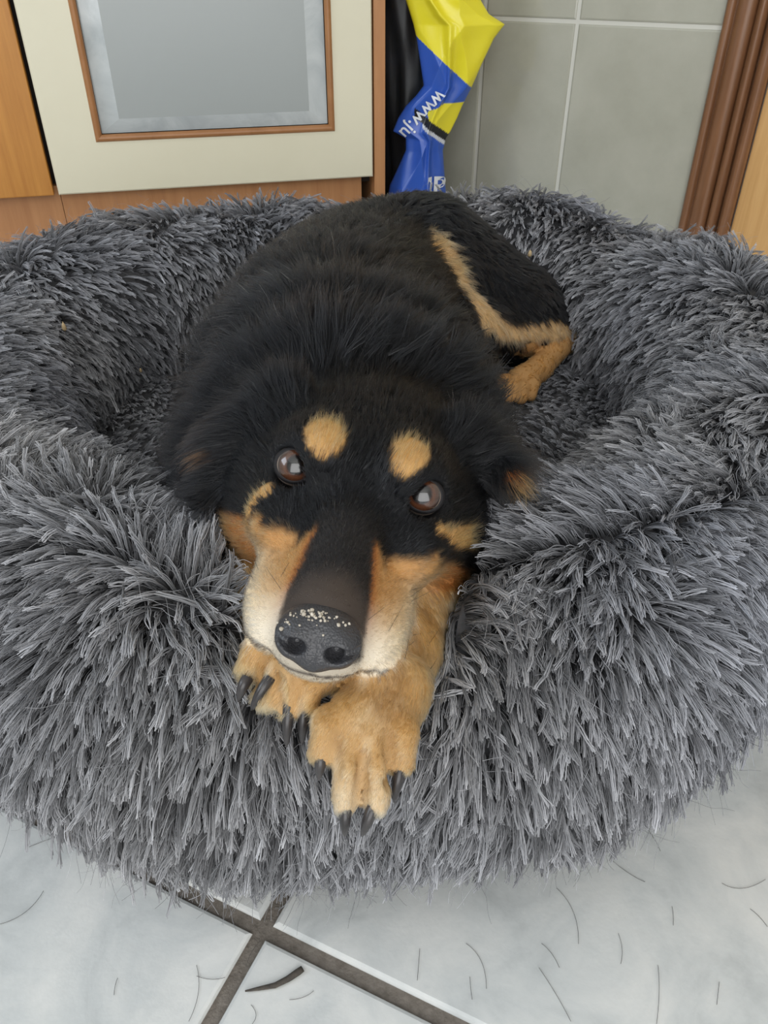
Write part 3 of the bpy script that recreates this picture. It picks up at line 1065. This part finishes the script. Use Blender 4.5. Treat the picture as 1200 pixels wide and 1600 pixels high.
f1 = dog_hair('fur', 34000, 5, 0.0007, 0.5, dens_head, r1, 0.00016, 5, furm)
f2 = dog_hair('fur', 20000, 9, 0.0016, 0.72, dens_body, r1, 0.00024, 6, furm)
for f_ in (f1, f2):
    f_['kind'] = 'stuff'

# ------------------------------------------------------------------ eyes, lids, nose, claws, whiskers
m_eye, nt, b = new_mat('dog_eye')
tc = nt.nodes.new('ShaderNodeTexCoord')
sp = nt.nodes.new('ShaderNodeSeparateXYZ')
ER = 0.0118
mul = nt.nodes.new('ShaderNodeMath')
mul.operation = 'DIVIDE'
mul.inputs[1].default_value = ER
nzt = nt.nodes.new('ShaderNodeTexNoise')
nzt.inputs['Scale'].default_value = 700
mad = nt.nodes.new('ShaderNodeMath')
mad.operation = 'MULTIPLY_ADD'
mad.inputs[1].default_value = 0.03
cr = nt.nodes.new('ShaderNodeValToRGB')
el = cr.color_ramp.elements
stops = [(0.0, (0.25, 0.2, 0.17)), (0.50, (0.22, 0.17, 0.14)), (0.56, (0.012, 0.008, 0.006)), (0.66, (0.040, 0.014, 0.007)), (0.84, (0.075, 0.028, 0.013)), (0.895, (0.045, 0.016, 0.009)), (0.915, (0.004, 0.003, 0.003))]
while len(el) < len(stops):
    el.new(0.5)
for e_, (p_, c_) in zip(el, stops):
    e_.position = p_
    e_.color = (*c_, 1)
nt.links.new(tc.outputs['Object'], sp.inputs[0])
nt.links.new(sp.outputs['Z'], mul.inputs[0])
nt.links.new(tc.outputs['Object'], nzt.inputs['Vector'])
nt.links.new(nzt.outputs['Fac'], mad.inputs[0])
nt.links.new(mul.outputs[0], mad.inputs[2])
nt.links.new(mad.outputs[0], cr.inputs[0])
nt.links.new(cr.outputs[0], b.inputs['Base Color'])
b.inputs['Roughness'].default_value = 0.25
b.inputs['Coat Weight'].default_value = 1.0
b.inputs['Coat Roughness'].default_value = 0.01
b.inputs['Coat IOR'].default_value = 1.5
lidm = simple_mat('eyelid_skin', (0.009, 0.008, 0.009), 0.6, 0.25)
lidp = simple_mat('pale_lower_lid', (0.16, 0.14, 0.145), 0.35, 0.5)


def ring(name, c, ax, up, a, b_, tube, ang0, ang1, mat, parent, push=0.0):
    """an open or closed bent tube around axis ax; the ends taper"""
    ax = vnorm(np.array(ax))
    sx_ = vnorm(np.cross(up, ax))
    uy = np.cross(ax, sx_)
    nseg, ns = 40, 8
    closed = abs(ang1 - ang0 - 2 * math.pi) < 1e-3
    V, F = [], []
    for i in range(nseg + (0 if closed else 1)):
        t = i / nseg
        A = ang0 + (ang1 - ang0) * t
        rr = tube * (1 if closed else max(0.15, math.sin(math.pi * t) ** 0.5))
        ce = c + a * math.cos(A) * sx_ + b_ * math.sin(A) * uy + ax * push * (abs(math.cos(A)) ** 2 * -1)
        rd = vnorm(math.cos(A) * sx_ + math.sin(A) * uy)
        for k in range(ns):
            B = 2 * math.pi * k / ns
            V.append(ce + rr * (math.cos(B) * rd + math.sin(B) * ax))
    m_ = nseg + (0 if closed else 1)
    for i in range(m_ if closed else m_ - 1):
        for k in range(ns):
            i2, k2 = (i + 1) % m_, (k + 1) % ns
            F.append((i * ns + k, i * ns + k2, i2 * ns + k2, i2 * ns + k))
    return mesh_obj(name, V, F, mat, parent, True)


for s, c in zip((-1, 1), EYES):
    bm = bmesh.new()
    bmesh.ops.create_uvsphere(bm, u_segments=48, v_segments=32, radius=ER)
    me = bpy.data.meshes.new('eye')
    bm.to_mesh(me)
    bm.free()
    me.polygons.foreach_set('use_smooth', [True] * len(me.polygons))
    me.materials.append(m_eye)
    g = vnorm(np.array((0.02 * -s, 0, CAMH + 0.03)) - c)
    eo = bpy.data.objects.new('eye', me)
    eo.rotation_mode = 'QUATERNION'
    eo.rotation_quaternion = Vector(g).to_track_quat('Z', 'Y')
    eo.location = c
    link(eo, dog)
    ax = vnorm(g * 0.75 + (np.array((s * 0.35, -0.8, 0.3)) @ HR) * 0.4)
    lid = ring('eyelid', c + ax * 0.0062, ax, hz, 0.0099, 0.0083, 0.0021, 0, 2 * math.pi, lidm, dog, 0.0012)
    ring('lid_rim', c + ax * 0.0070, ax, hz, 0.0096, 0.0088, 0.0007, math.radians(200), math.radians(350), lidp if s > 0 else lidm, lid, 0.0012)

# nose leather on its own fine grid
NF = Field((-0.026, -0.024, -0.024), (0.026, 0.024, 0.022), 0.0006, 0.02)


NF.add(Ell((0, 0.002, 0.0005), (0.0185, 0.0125, 0.0130)), .004)
NF.add(Ell((0.0095, -0.002, -0.002), (0.0095, 0.0105, 0.0100)), .004)
NF.add(Ell((-0.0095, -0.002, -0.002), (0.0095, 0.0105, 0.0100)), .004)
NF.add(Ell((0, -0.003, -0.008), (0.0085, 0.0085, 0.0075)), .004)
for s in (-1, 1):
    NF.add(Ell((s * 0.0088, -0.0125, -0.0030), (0.0046, 0.0105, 0.0040)), .002, 's')
    NF.add(Cone((s * 0.0100, -0.0120, -0.0030), (s * 0.0185, -0.0050, -0.0010), 0.0028, 0.0018), .002, 's')
NF.add(Cone((0, -0.0125, -0.0060), (0, -0.0105, -0.0170), 0.0010, 0.0012), .0015, 's')
nv, nq = NF.nets()
m_nose, nt, b = new_mat('nose_leather')
b.inputs['Base Color'].default_value = (0.036, 0.036, 0.040, 1)
b.inputs['Roughness'].default_value = 0.38
vo = nt.nodes.new('ShaderNodeTexVoronoi')
vo.inputs['Scale'].default_value = 900
tc = nt.nodes.new('ShaderNodeTexCoord')
bp = nt.nodes.new('ShaderNodeBump')
bp.inputs['Strength'].default_value = 0.55
bp.inputs['Distance'].default_value = 0.0006
bp.invert = True
nt.links.new(tc.outputs['Object'], vo.inputs['Vector'])
nt.links.new(vo.outputs['Distance'], bp.inputs['Height'])
nt.links.new(bp.outputs[0], b.inputs['Normal'])
NTILT = np.array(Matrix.Rotation(math.radians(-14), 3, 'X'))
NOFF = np.array((0, -0.0005, -0.0015))
nose = mesh_obj('nose', from_head(nv @ NTILT.T * 1.03 + NL + NOFF), nq, m_nose, dog, True)
nose['label'] = 'dark grey leathery nose'

clawm = noise_mat('claw_horn', [(0.3, (0.014, 0.013, 0.014)), (0.7, (0.05, 0.045, 0.045))], scale=60, rough=0.3)


def claw(a, b_, r=0.0039):
    a, b_ = np.array(a), np.array(b_)
    ax = b_ - a
    up = np.array((0, -0.55, 0.83))
    up = vnorm(up - vnorm(ax) * (up @ vnorm(ax)))
    sd = np.cross(vnorm(ax), up)
    V, F = [], []
    R_, S_ = 10, 10
    for i in range(R_):
        t = i / (R_ - 1)
        c_ = a + ax * t + up * (0.0032 * math.sin(math.pi * min(1, t * 0.95 + .05)) - 0.003 * t)
        rr = r * (1 - t ** 1.8) ** 0.6 + 0.0003
        for k in range(S_):
            B = 2 * math.pi * k / S_
            V.append(c_ + rr * (0.78 * math.cos(B) * sd + math.sin(B) * up))
    for i in range(R_ - 1):
        for k in range(S_):
            k2 = (k + 1) % S_
            F.append((i * S_ + k, i * S_ + k2, (i + 1) * S_ + k2, (i + 1) * S_ + k))
    F.append(tuple(range((R_ - 1) * S_, R_ * S_)))
    return mesh_obj('claw', V, F, clawm, dog, True)


for a, b_ in CLAWS:
    claw(a, b_)

# whiskers
W_ROOT, W_POS = [], []
rw = np.random.default_rng(3)
wr = scatter(DV, DQ, lambda Pc: (lambda p: ((np.abs(p[:, 0]) > 0.018) & (p[:, 1] < -0.03) & (p[:, 1] > -0.085) & (p[:, 2] < -0.03) & (p[:, 2] > -0.07)) * 1.0 + 1e-9)(to_head(Pc)), 26, rw)
wn = DOG.grad(wr)
wd = vnorm(wn * 0.45 + (np.array((0, 0.6, -0.15)) @ HR) + rw.normal(size=wr.shape) * 0.18)
wl = rw.uniform(0.010, 0.024, len(wr))
t = np.linspace(0, 1, 8)[None, :, None]
bend = (np.array((0, 0.4, -0.35)) @ HR)[None, None]
wp = wr[:, None] + wl[:, None, None] * (wd[:, None] * t + bend * t * t * 0.9)
wk = np.tile((0.012, 0.011, 0.011), (len(wr), 1))
wh = strands('whiskers', wr, wp, furm, dog, wk, wk, np.full(len(wr), 0.00013), 0.3)
wh['kind'] = 'stuff'



# ------------------------------------------------------------------ the bed: a shaggy ring bolster around a low cushion
BC = np.array((-0.018, 0.757))
R0 = 0.402
NT, NP = 240, 72


def bolster_surface():
    th = np.linspace(0, 2 * math.pi, NT, endpoint=False)
    ph = np.linspace(0, 2 * math.pi, NP, endpoint=False)
    T, Pq = np.meshgrid(th, ph, indexing='ij')
    lump = 0.006 * np.sin(3 * T + .6) + 0.007 * np.sin(5 * T + 2.1) + 0.006 * np.sin(8 * T + 4.0 + Pq) + 0.004 * np.sin(13 * T + 2 * Pq)
    back = 0.5 + 0.5 * np.sin(T)                       # 1 at the far side
    a = 0.107 + lump * 0.7
    fr = np.exp(-((T - 1.5 * math.pi) / 0.75) ** 2)   # the near side is squashed by the head
    bz = 0.102 - 0.008 * back + lump * (1 - 0.5 * fr) - 0.017 * fr
    zc = 0.108 - 0.008 * back - 0.011 * fr
    bz = bz + 0.016 * np.exp(-((T - 0.95) / 0.35) ** 2)
    rr = R0 + a * np.cos(Pq) + 0.010 * np.cos(2 * T) - 0.033 * np.exp(-((T - 5.56) / 0.46) ** 2)
    s = np.sin(Pq)
    z = zc + bz * np.sign(s) * np.abs(s) ** 0.9
    z = np.maximum(z, 0.004)
    x = BC[0] + rr * np.cos(T)
    y = BC[1] + rr * np.sin(T)
    V = np.stack([x, y, z], -1).reshape(-1, 3)
    i = np.arange(NT)[:, None]
    j = np.arange(NP)[None, :]
    q = np.stack([i * NP + j + 0 * i, ((i + 1) % NT) * NP + j, ((i + 1) % NT) * NP + (j + 1) % NP, i * NP + (j + 1) % NP + 0 * i], -1).reshape(-1, 4)
    return V, q


def settle(V, gap, it=14):
    """press the upholstery out of the dog's way"""
    V = V.copy()
    for _ in range(it):
        f = DOG.sample(V)
        ins = f < gap
        inb = np.all((V > DOG.lo + 0.004) & (V < DOG.lo + DOG.h * (DOG.n - 2)), axis=1)
        ins &= inb
        if not ins.any():
            break
        g = DOG.grad(V[ins], 0.006)
        g[:, 2] = np.minimum(g[:, 2], 0.2)
        V[ins] += vnorm(g) * np.clip(gap - f[ins], 0, 0.02)[:, None]
    V[:, 2] = np.maximum(V[:, 2], 0.003)
    return V


BV, BQ = bolster_surface()
BV = settle(BV, 0.009)
# relax a little
for _ in range(4):
    g3 = BV.reshape(NT, NP, 3)
    av = (np.roll(g3, 1, 0) + np.roll(g3, -1, 0) + np.roll(g3, 1, 1) + np.roll(g3, -1, 1)) / 4
    BV = (g3 * 0.6 + av * 0.4).reshape(-1, 3)
BV = settle(BV, 0.008, 4)
bedm = noise_mat('bed_backing', [(0.3, (0.035, 0.035, 0.038)), (0.7, (0.06, 0.06, 0.064))], scale=80, rough=0.95)
bed = empty('dog_bed', (0, 0, 0))
tag(bed, 'round grey shaggy faux-fur dog bed on the tiled floor under the dog', 'dog bed')
bol = mesh_obj('bolster', BV, BQ, bedm, bed, True)

# cushion
NR, NA = 26, 120
CVs, CQs = [(BC[0], BC[1], 0.070)], []
for i in range(1, NR + 1):
    r = 0.325 * i / NR
    for k in range(NA):
        A = 2 * math.pi * k / NA
        zz = 0.070 - 0.025 * (i / NR) ** 6 + 0.004 * math.sin(5 * A + i * .5)
        CVs.append((BC[0] + r * math.cos(A), BC[1] + r * math.sin(A), zz))
CVs = settle(np.array(CVs), 0.008, 6)
for i in range(1, NR):
    for k in range(NA):
        k2 = (k + 1) % NA
        CQs.append((1 + (i - 1) * NA + k, 1 + (i - 1) * NA + k2, 1 + i * NA + k2, 1 + i * NA + k)[::-1])
CQs = np.array(CQs)
cF = CQs.tolist() + [(0, 1 + k, 1 + (k + 1) % NA) for k in range(NA)]
mesh_obj('cushion', CVs.tolist(), cF, bedm, bed, True)


def scatter_n(V, Q, wfun, n, rng):
    """points and normals on quads"""
    T = np.concatenate([Q[:, [0, 1, 2]], Q[:, [0, 2, 3]]])
    a, b_, c_ = V[T[:, 0]], V[T[:, 1]], V[T[:, 2]]
    nn = np.cross(b_ - a, c_ - a)
    area = np.linalg.norm(nn, axis=1) / 2
    nn = vnorm(nn)
    w = area * wfun((a + b_ + c_) / 3, nn)
    f = rng.choice(len(T), n, p=w / w.sum())
    r1_, r2_ = np.sqrt(rng.random(n)), rng.random(n)
    P = a[f] * (1 - r1_)[:, None] + b_[f] * (r1_ * (1 - r2_))[:, None] + c_[f] * (r1_ * r2_)[:, None]
    return P, nn[f]


def shag(name, V, Q, ntuft, nfib, length, wfun, rng, parent, dirfun, mat, spread=0.0013, frad=0.00026, kp=7):
    P, n = scatter_n(V, Q, wfun, ntuft, rng)
    N = len(P)
    d, lift = dirfun(P, n, rng)
    d = vnorm(d - n * np.sum(d * n, 1, keepdims=True))
    rr_ = np.hypot(P[:, 0] - BC[0], P[:, 1] - BC[1])
    L = length * rng.uniform(0.75, 1.2, N) * (0.72 + 0.28 * sstep(R0 - 0.07, R0 + 0.02, rr_))
    t = np.linspace(0, 1, kp)[None, :, None]
    d0 = vnorm(d * 0.55 + n * (lift + 0.55)[:, None])
    d1 = vnorm(d + n * (lift * 0.6 - 0.12)[:, None] + np.array((0, 0, -0.30)))
    # individual curl
    cu = rng.normal(size=(N, 3)) * 0.22
    mid = P[:, None] + L[:, None, None] * (d0[:, None] * (t - t * t / 2) + (d1 + cu)[:, None] * (t * t / 2))
    # keep out of the dog and off the floor
    f = DOG.sample(mid.reshape(-1, 3)).reshape(N, kp)
    inb = np.all((mid > DOG.lo + 0.004) & (mid < DOG.lo + DOG.h * (DOG.n - 2)), axis=2)
    bad = ((f < 0.001) & inb)
    ok = ~bad[:, :max(3, kp - 2)].any(1)
    for ca0, ca1 in CLAWS:
        ok &= ~(seg_d(mid.reshape(-1, 3), ca0, ca1).reshape(N, kp) < 0.0065).any(1)
    mid, P, n, d, bad = mid[ok], P[ok], n[ok], d[ok], bad[ok]
    N = len(P)
    # push the ends that would enter the dog back to its surface
    fl = mid.reshape(-1, 3)
    for _ in range(3):
        f = DOG.sample(fl)
        inb = np.all((fl > DOG.lo + 0.004) & (fl < DOG.lo + DOG.h * (DOG.n - 2)), axis=1)
        m_ = (f < 0.004) & inb
        if m_.any():
            g = DOG.grad(fl[m_], 0.005)
            fl[m_] += g * np.clip(0.004 - f[m_], 0, 0.03)[:, None]
    mid = fl.reshape(N, kp, 3)
    mid[..., 2] = np.maximum(mid[..., 2], 0.003)
    # bundle of fibres
    tan_ = vnorm(mid[:, -1] - mid[:, 0])
    s1 = vnorm(np.cross(tan_, n) + 1e-6)
    s2 = np.cross(tan_, s1)
    pos, cr_, ct_, rad = [], [], [], []
    # tone of each tuft: soft patches plus chance
    tone = np.clip(1.0 + 0.16 * wob(P, 28, 5) + 0.27 * rng.normal(size=N), 0.45, 1.9)[:, None]
    cool = (0.5 + 0.5 * wob(P, 14, 10))[:, None]
    base = np.array((0.158, 0.157, 0.159)) * (1 - cool) + np.array((0.146, 0.151, 0.168)) * cool
    tt = np.linspace(0, 1, kp)[None, :, None]
    for k in range(nfib):
        A = 2 * math.pi * k / nfib + rng.uniform(0, 6.28, N)
        rho = spread * np.sqrt(rng.uniform(0.05, 1, N))
        prof = 0.55 + 0.65 * np.sin(math.pi * np.clip(tt * 0.8 + .05, 0, 1)) + 0.1 * rng.normal(size=(N, 1, 1))
        off = (np.cos(A)[:, None] * s1 + np.sin(A)[:, None] * s2) * rho[:, None]
        wig = rng.normal(size=(N, kp, 3)) * 0.0006 * tt
        sh = 1 - 0.10 * rng.random((N, 1, 1)) ** 2
        q = mid[:, :1] + (mid - mid[:, :1]) * sh + off[:, None] * prof + wig
        pos.append(q)
        j = tone * rng.uniform(0.8, 1.2, (N, 1))
        cr_.append(base * 0.26 * j)  # dark roots: shade deep in the pile put into the colour
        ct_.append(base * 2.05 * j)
        rad.append(np.full(N, frad) * rng.uniform(0.75, 1.3, N))
    pos = np.concatenate(pos)
    pos[..., 2] = np.maximum(pos[..., 2], 0.0015)
    return strands(name, None, pos, mat, parent, np.concatenate(cr_), np.concatenate(ct_), np.concatenate(rad), 0.9)


def bol_dir(P, n, rng):
    g = np.tile((0.0, 0.0, -1.0), (len(P), 1))
    gt = g - n * np.sum(g * n, 1, keepdims=True)
    rad_ = np.stack([P[:, 0] - BC[0], P[:, 1] - BC[1], 0 * P[:, 0]], 1)
    r = np.linalg.norm(rad_, axis=1)
    out = np.sign(r - R0 + 0.02 * wob(P, 20, 1))[:, None] * vnorm(rad_)
    steep = np.linalg.norm(gt, axis=1)
    sw = np.stack([wob(P, 24, 3), wob(P, 24, 8), wob(P, 24, 14)], 1)
    sw2 = np.stack([wob(P, 75, 2), wob(P, 75, 11), wob(P, 75, 17)], 1)
    k = (1.0 - 0.75 * sstep(0.35, 0.85, steep))[:, None]
    d = gt * 1.2 + out * 0.45 + sw * (0.30 + 0.75 * k) + sw2 * (0.22 + 0.35 * k) + rng.normal(size=P.shape) * 0.16
    return d, 0.20 + 0.40 * k[:, 0]


def bol_w(Pc, nn):
    return np.where(nn[:, 2] < -0.85, 0.05, 1.0) * (0.55 + 0.9 * sstep(0.75, 0.35, Pc[:, 1])) * (1 + 0.3 * (Pc[:, 2] < .08))


def cus_dir(P, n, rng):
    rad_ = np.stack([P[:, 0] - BC[0], P[:, 1] - BC[1], 0 * P[:, 0]], 1)
    return -vnorm(rad_) + np.stack([wob(P, 30, 1), wob(P, 30, 5), wob(P, 30, 9)], 1) * 0.8 + rng.normal(size=P.shape) * 0.2, np.full(len(P), 0.35)


shagm = attr_mat('shaggy_pile', 0.85, 0.15)
rb = np.random.default_rng(21)
if True:
    p1 = shag('pile', BV, BQ, 47000, 8, 0.042, bol_w, rb, bol, bol_dir, shagm)
    tag(p1, kind='stuff')
    p2 = shag('pile', CVs, CQs, 8000, 6, 0.024, lambda a, b_: np.ones(len(a)), rb, bed, cus_dir, shagm)
    tag(p2, kind='stuff')
    p3 = shag('pile', BV, BQ, 42000, 3, 0.019, bol_w, rb, bol, bol_dir, shagm, 0.0016, 0.00026, 5)
    tag(p3, kind='stuff')
    # loose flyaway fibres
    p4 = shag('pile', BV, BQ, 14000, 1, 0.050, bol_w, rb, bol, lambda P, n, r_: (bol_dir(P, n, r_)[0] + r_.normal(size=P.shape) * 0.6, np.full(len(P), 0.75)), shagm, 0.0010, 0.00010, 9)
    tag(p4, kind='stuff')


# ------------------------------------------------------------------ small things: grains on the nose, twig, shed hairs, crumbs in the pile
grainm = noise_mat('sand_grain', [(0.3, (0.30, 0.26, 0.20)), (0.7, (0.58, 0.53, 0.45))], scale=400, rough=0.8)
rg = np.random.default_rng(9)
V, F = [], []
ico = bmesh.new()
bmesh.ops.create_icosphere(ico, subdivisions=1, radius=1)
iv = np.array([v.co[:] for v in ico.verts])
if_ = [[v.index for v in f.verts] for f in ico.faces]
ico.free()
nose_w = nv @ NTILT.T * 1.03 + NL + NOFF
for k in range(75):
    gx = rg.normal() * 0.0065 - 0.003
    gy = -0.003 - abs(rg.normal()) * 0.0030 + (0.03 * abs(gx))
    target_ = nv[:, :2] - np.array((gx, gy))
    cand = np.where(nv[:, 2] > 0.002)[0]
    q = cand[np.argmin(np.sum(target_[cand] ** 2, 1))]
    r = rg.choice([0.0004, 0.0006, 0.0008, 0.0011], p=[.45, .32, .17, .06])
    c_ = from_head(nose_w[q] + np.array((0, 0, r * 0.5)))
    b0 = len(V)
    V += [tuple(c_ + r * v * rg.uniform(0.75, 1.2)) for v in iv]
    F += [tuple(b0 + i for i in f) for f in if_]
gr = mesh_obj('sand_grains', V, F, grainm, None, True)
tag(gr, 'pale sand grains stuck on the top of the dog\'s nose', 'sand', kind='stuff')

# twig on the floor
tw = [at(x, y, 0.5) for x, y in ((383, 1549), (405, 1545), (430, 1540), (450, 1530), (466, 1519), (473, 1514))]
tw = [np.array((0, 0, CAMH)) + (p - np.array((0, 0, CAMH))) * ((0.0012 - CAMH) / (p[2] - CAMH)) for p in tw]
rads = [0.0004, 0.0009, 0.0013, 0.0015, 0.0017, 0.0015]
V, F = [], []
for i, (p, r) in enumerate(zip(tw, rads)):
    tdir = vnorm(tw[min(i + 1, 5)] - tw[max(i - 1, 0)])
    sd_ = np.cross(tdir, (0, 0, 1))
    for k in range(8):
        A = 2 * math.pi * k / 8
        V.append(p + r * (math.cos(A) * sd_ * 1.3 + math.sin(A) * np.array((0, 0, 0.75))) + np.array((0, 0, 0.0004)))
for i in range(5):
    for k in range(8):
        F.append((i * 8 + k, i * 8 + (k + 1) % 8, (i + 1) * 8 + (k + 1) % 8, (i + 1) * 8 + k))
F += [tuple(range(8))[::-1], tuple(range(40, 48))]
twig = mesh_obj('twig', V, F, noise_mat('dry_twig', [(0.3, (0.03, 0.026, 0.022)), (0.7, (0.09, 0.075, 0.06))], scale=300, rough=0.8), None, True)
tag(twig, 'short dark bent twig lying on the floor tile below the grout crossing', 'twig')


def floor_at(x, y):
    p = at(x, y, 0.5)
    o_ = np.array((0, 0, CAMH))
    q = o_ + (p - o_) * ((0.0006 - CAMH) / (p[2] - CAMH))
    return q


hs = [((0, 1444), (40, 1425), (68, 1392)), ((307, 1508), (310, 1550), (295, 1596)), ((307, 1525), (330, 1530), (352, 1527)), ((178, 1555), (180, 1540), (184, 1528)),
      ((656, 1482), (654, 1508), (652, 1532)), ((728, 1474), (752, 1502), (760, 1545)), ((870, 1388), (896, 1425), (904, 1475)), ((966, 1458), (972, 1482), (970, 1506)),
      ((846, 1474), (862, 1490), (874, 1512)), ((1028, 1508), (1030, 1550), (1026, 1600)), ((1000, 1282), (1018, 1304), (1032, 1330)), ((1128, 1380), (1160, 1388), (1196, 1374)),
      ((958, 1346), (985, 1366), (1008, 1378)), ((842, 1512), (868, 1552), (892, 1596)), ((1050, 1416), (1052, 1430), (1052, 1446)), ((734, 1526), (736, 1548), (738, 1562)),
      ((1124, 1534), (1122, 1552), (1120, 1570)), ((452, 1562), (474, 1558), (490, 1548)), ((392, 1570), (400, 1585), (394, 1600)), ((958, 1304), (970, 1314), (974, 1326)),
      ((1172, 1420), (1186, 1432), (1199, 1448)), ((44, 1324), (64, 1316), (86, 1308)), ((406, 1470), (392, 1490), (384, 1512))]
V, F = [], []
for h3 in hs:
    a, m_, b_ = [floor_at(*q) for q in h3]
    prev = None
    for k in range(13):
        t = k / 12
        p = (1 - t) ** 2 * a + 2 * t * (1 - t) * (2 * m_ - (a + b_) / 2) + t * t * b_
        dd = vnorm(2 * (1 - t) * (2 * m_ - (a + b_) / 2 - a) + 2 * t * (b_ - (2 * m_ - (a + b_) / 2)))
        sd_ = np.cross(dd, (0, 0, 1)) * 0.00012
        n0 = len(V)
        V += [p - sd_, p + sd_, p + np.array((0, 0, 0.0003))]
        if k:
            for j in range(3):
                F.append((n0 - 3 + j, n0 - 3 + (j + 1) % 3, n0 + (j + 1) % 3, n0 + j))
sh = mesh_obj('shed_hair', V, F, simple_mat('shed_hair', (0.06, 0.055, 0.05), 0.6), None, False)
tag(sh, 'fine dark shed dog hairs scattered over the floor tiles', 'hair', kind='stuff')

# crumbs caught in the pile
crm = noise_mat('straw_crumb', [(0.3, (0.34, 0.24, 0.12)), (0.7, (0.55, 0.43, 0.26))], scale=200, rough=0.8)


def bed_hit(px, py):
    o_ = np.array((0, 0, CAMH))
    d_ = at(px, py, 1.0) - o_
    best = None
    T_ = np.arange(0.3, 1.3, 0.004)
    pts_ = o_ + d_ * T_[:, None]
    for P_ in pts_:
        if np.min(np.sum((BV - P_) ** 2, 1)) < 0.024 ** 2:
            best = P_
            break
    return best


for (px, py, r, lab) in ((100, 511, 0.0042, 'straw-coloured crumb in the pile at the left side of the bed'), (220, 579, 0.0026, 'tiny pale crumb in the bed beside the dog\'s left flank'),
                         (828, 396, 0.0042, 'beige crumb in the pile just behind the hind leg')):
    P_ = bed_hit(px, py)
    if P_ is None:
        continue
    vv = iv * np.array((r * 0.7, r * 0.6, r * 1.3)) * rg.uniform(0.75, 1.2, (len(iv), 1))
    o = mesh_obj('crumb', vv + P_, [tuple(f) for f in if_], crm, None, True)
    tag(o, lab, 'crumb')
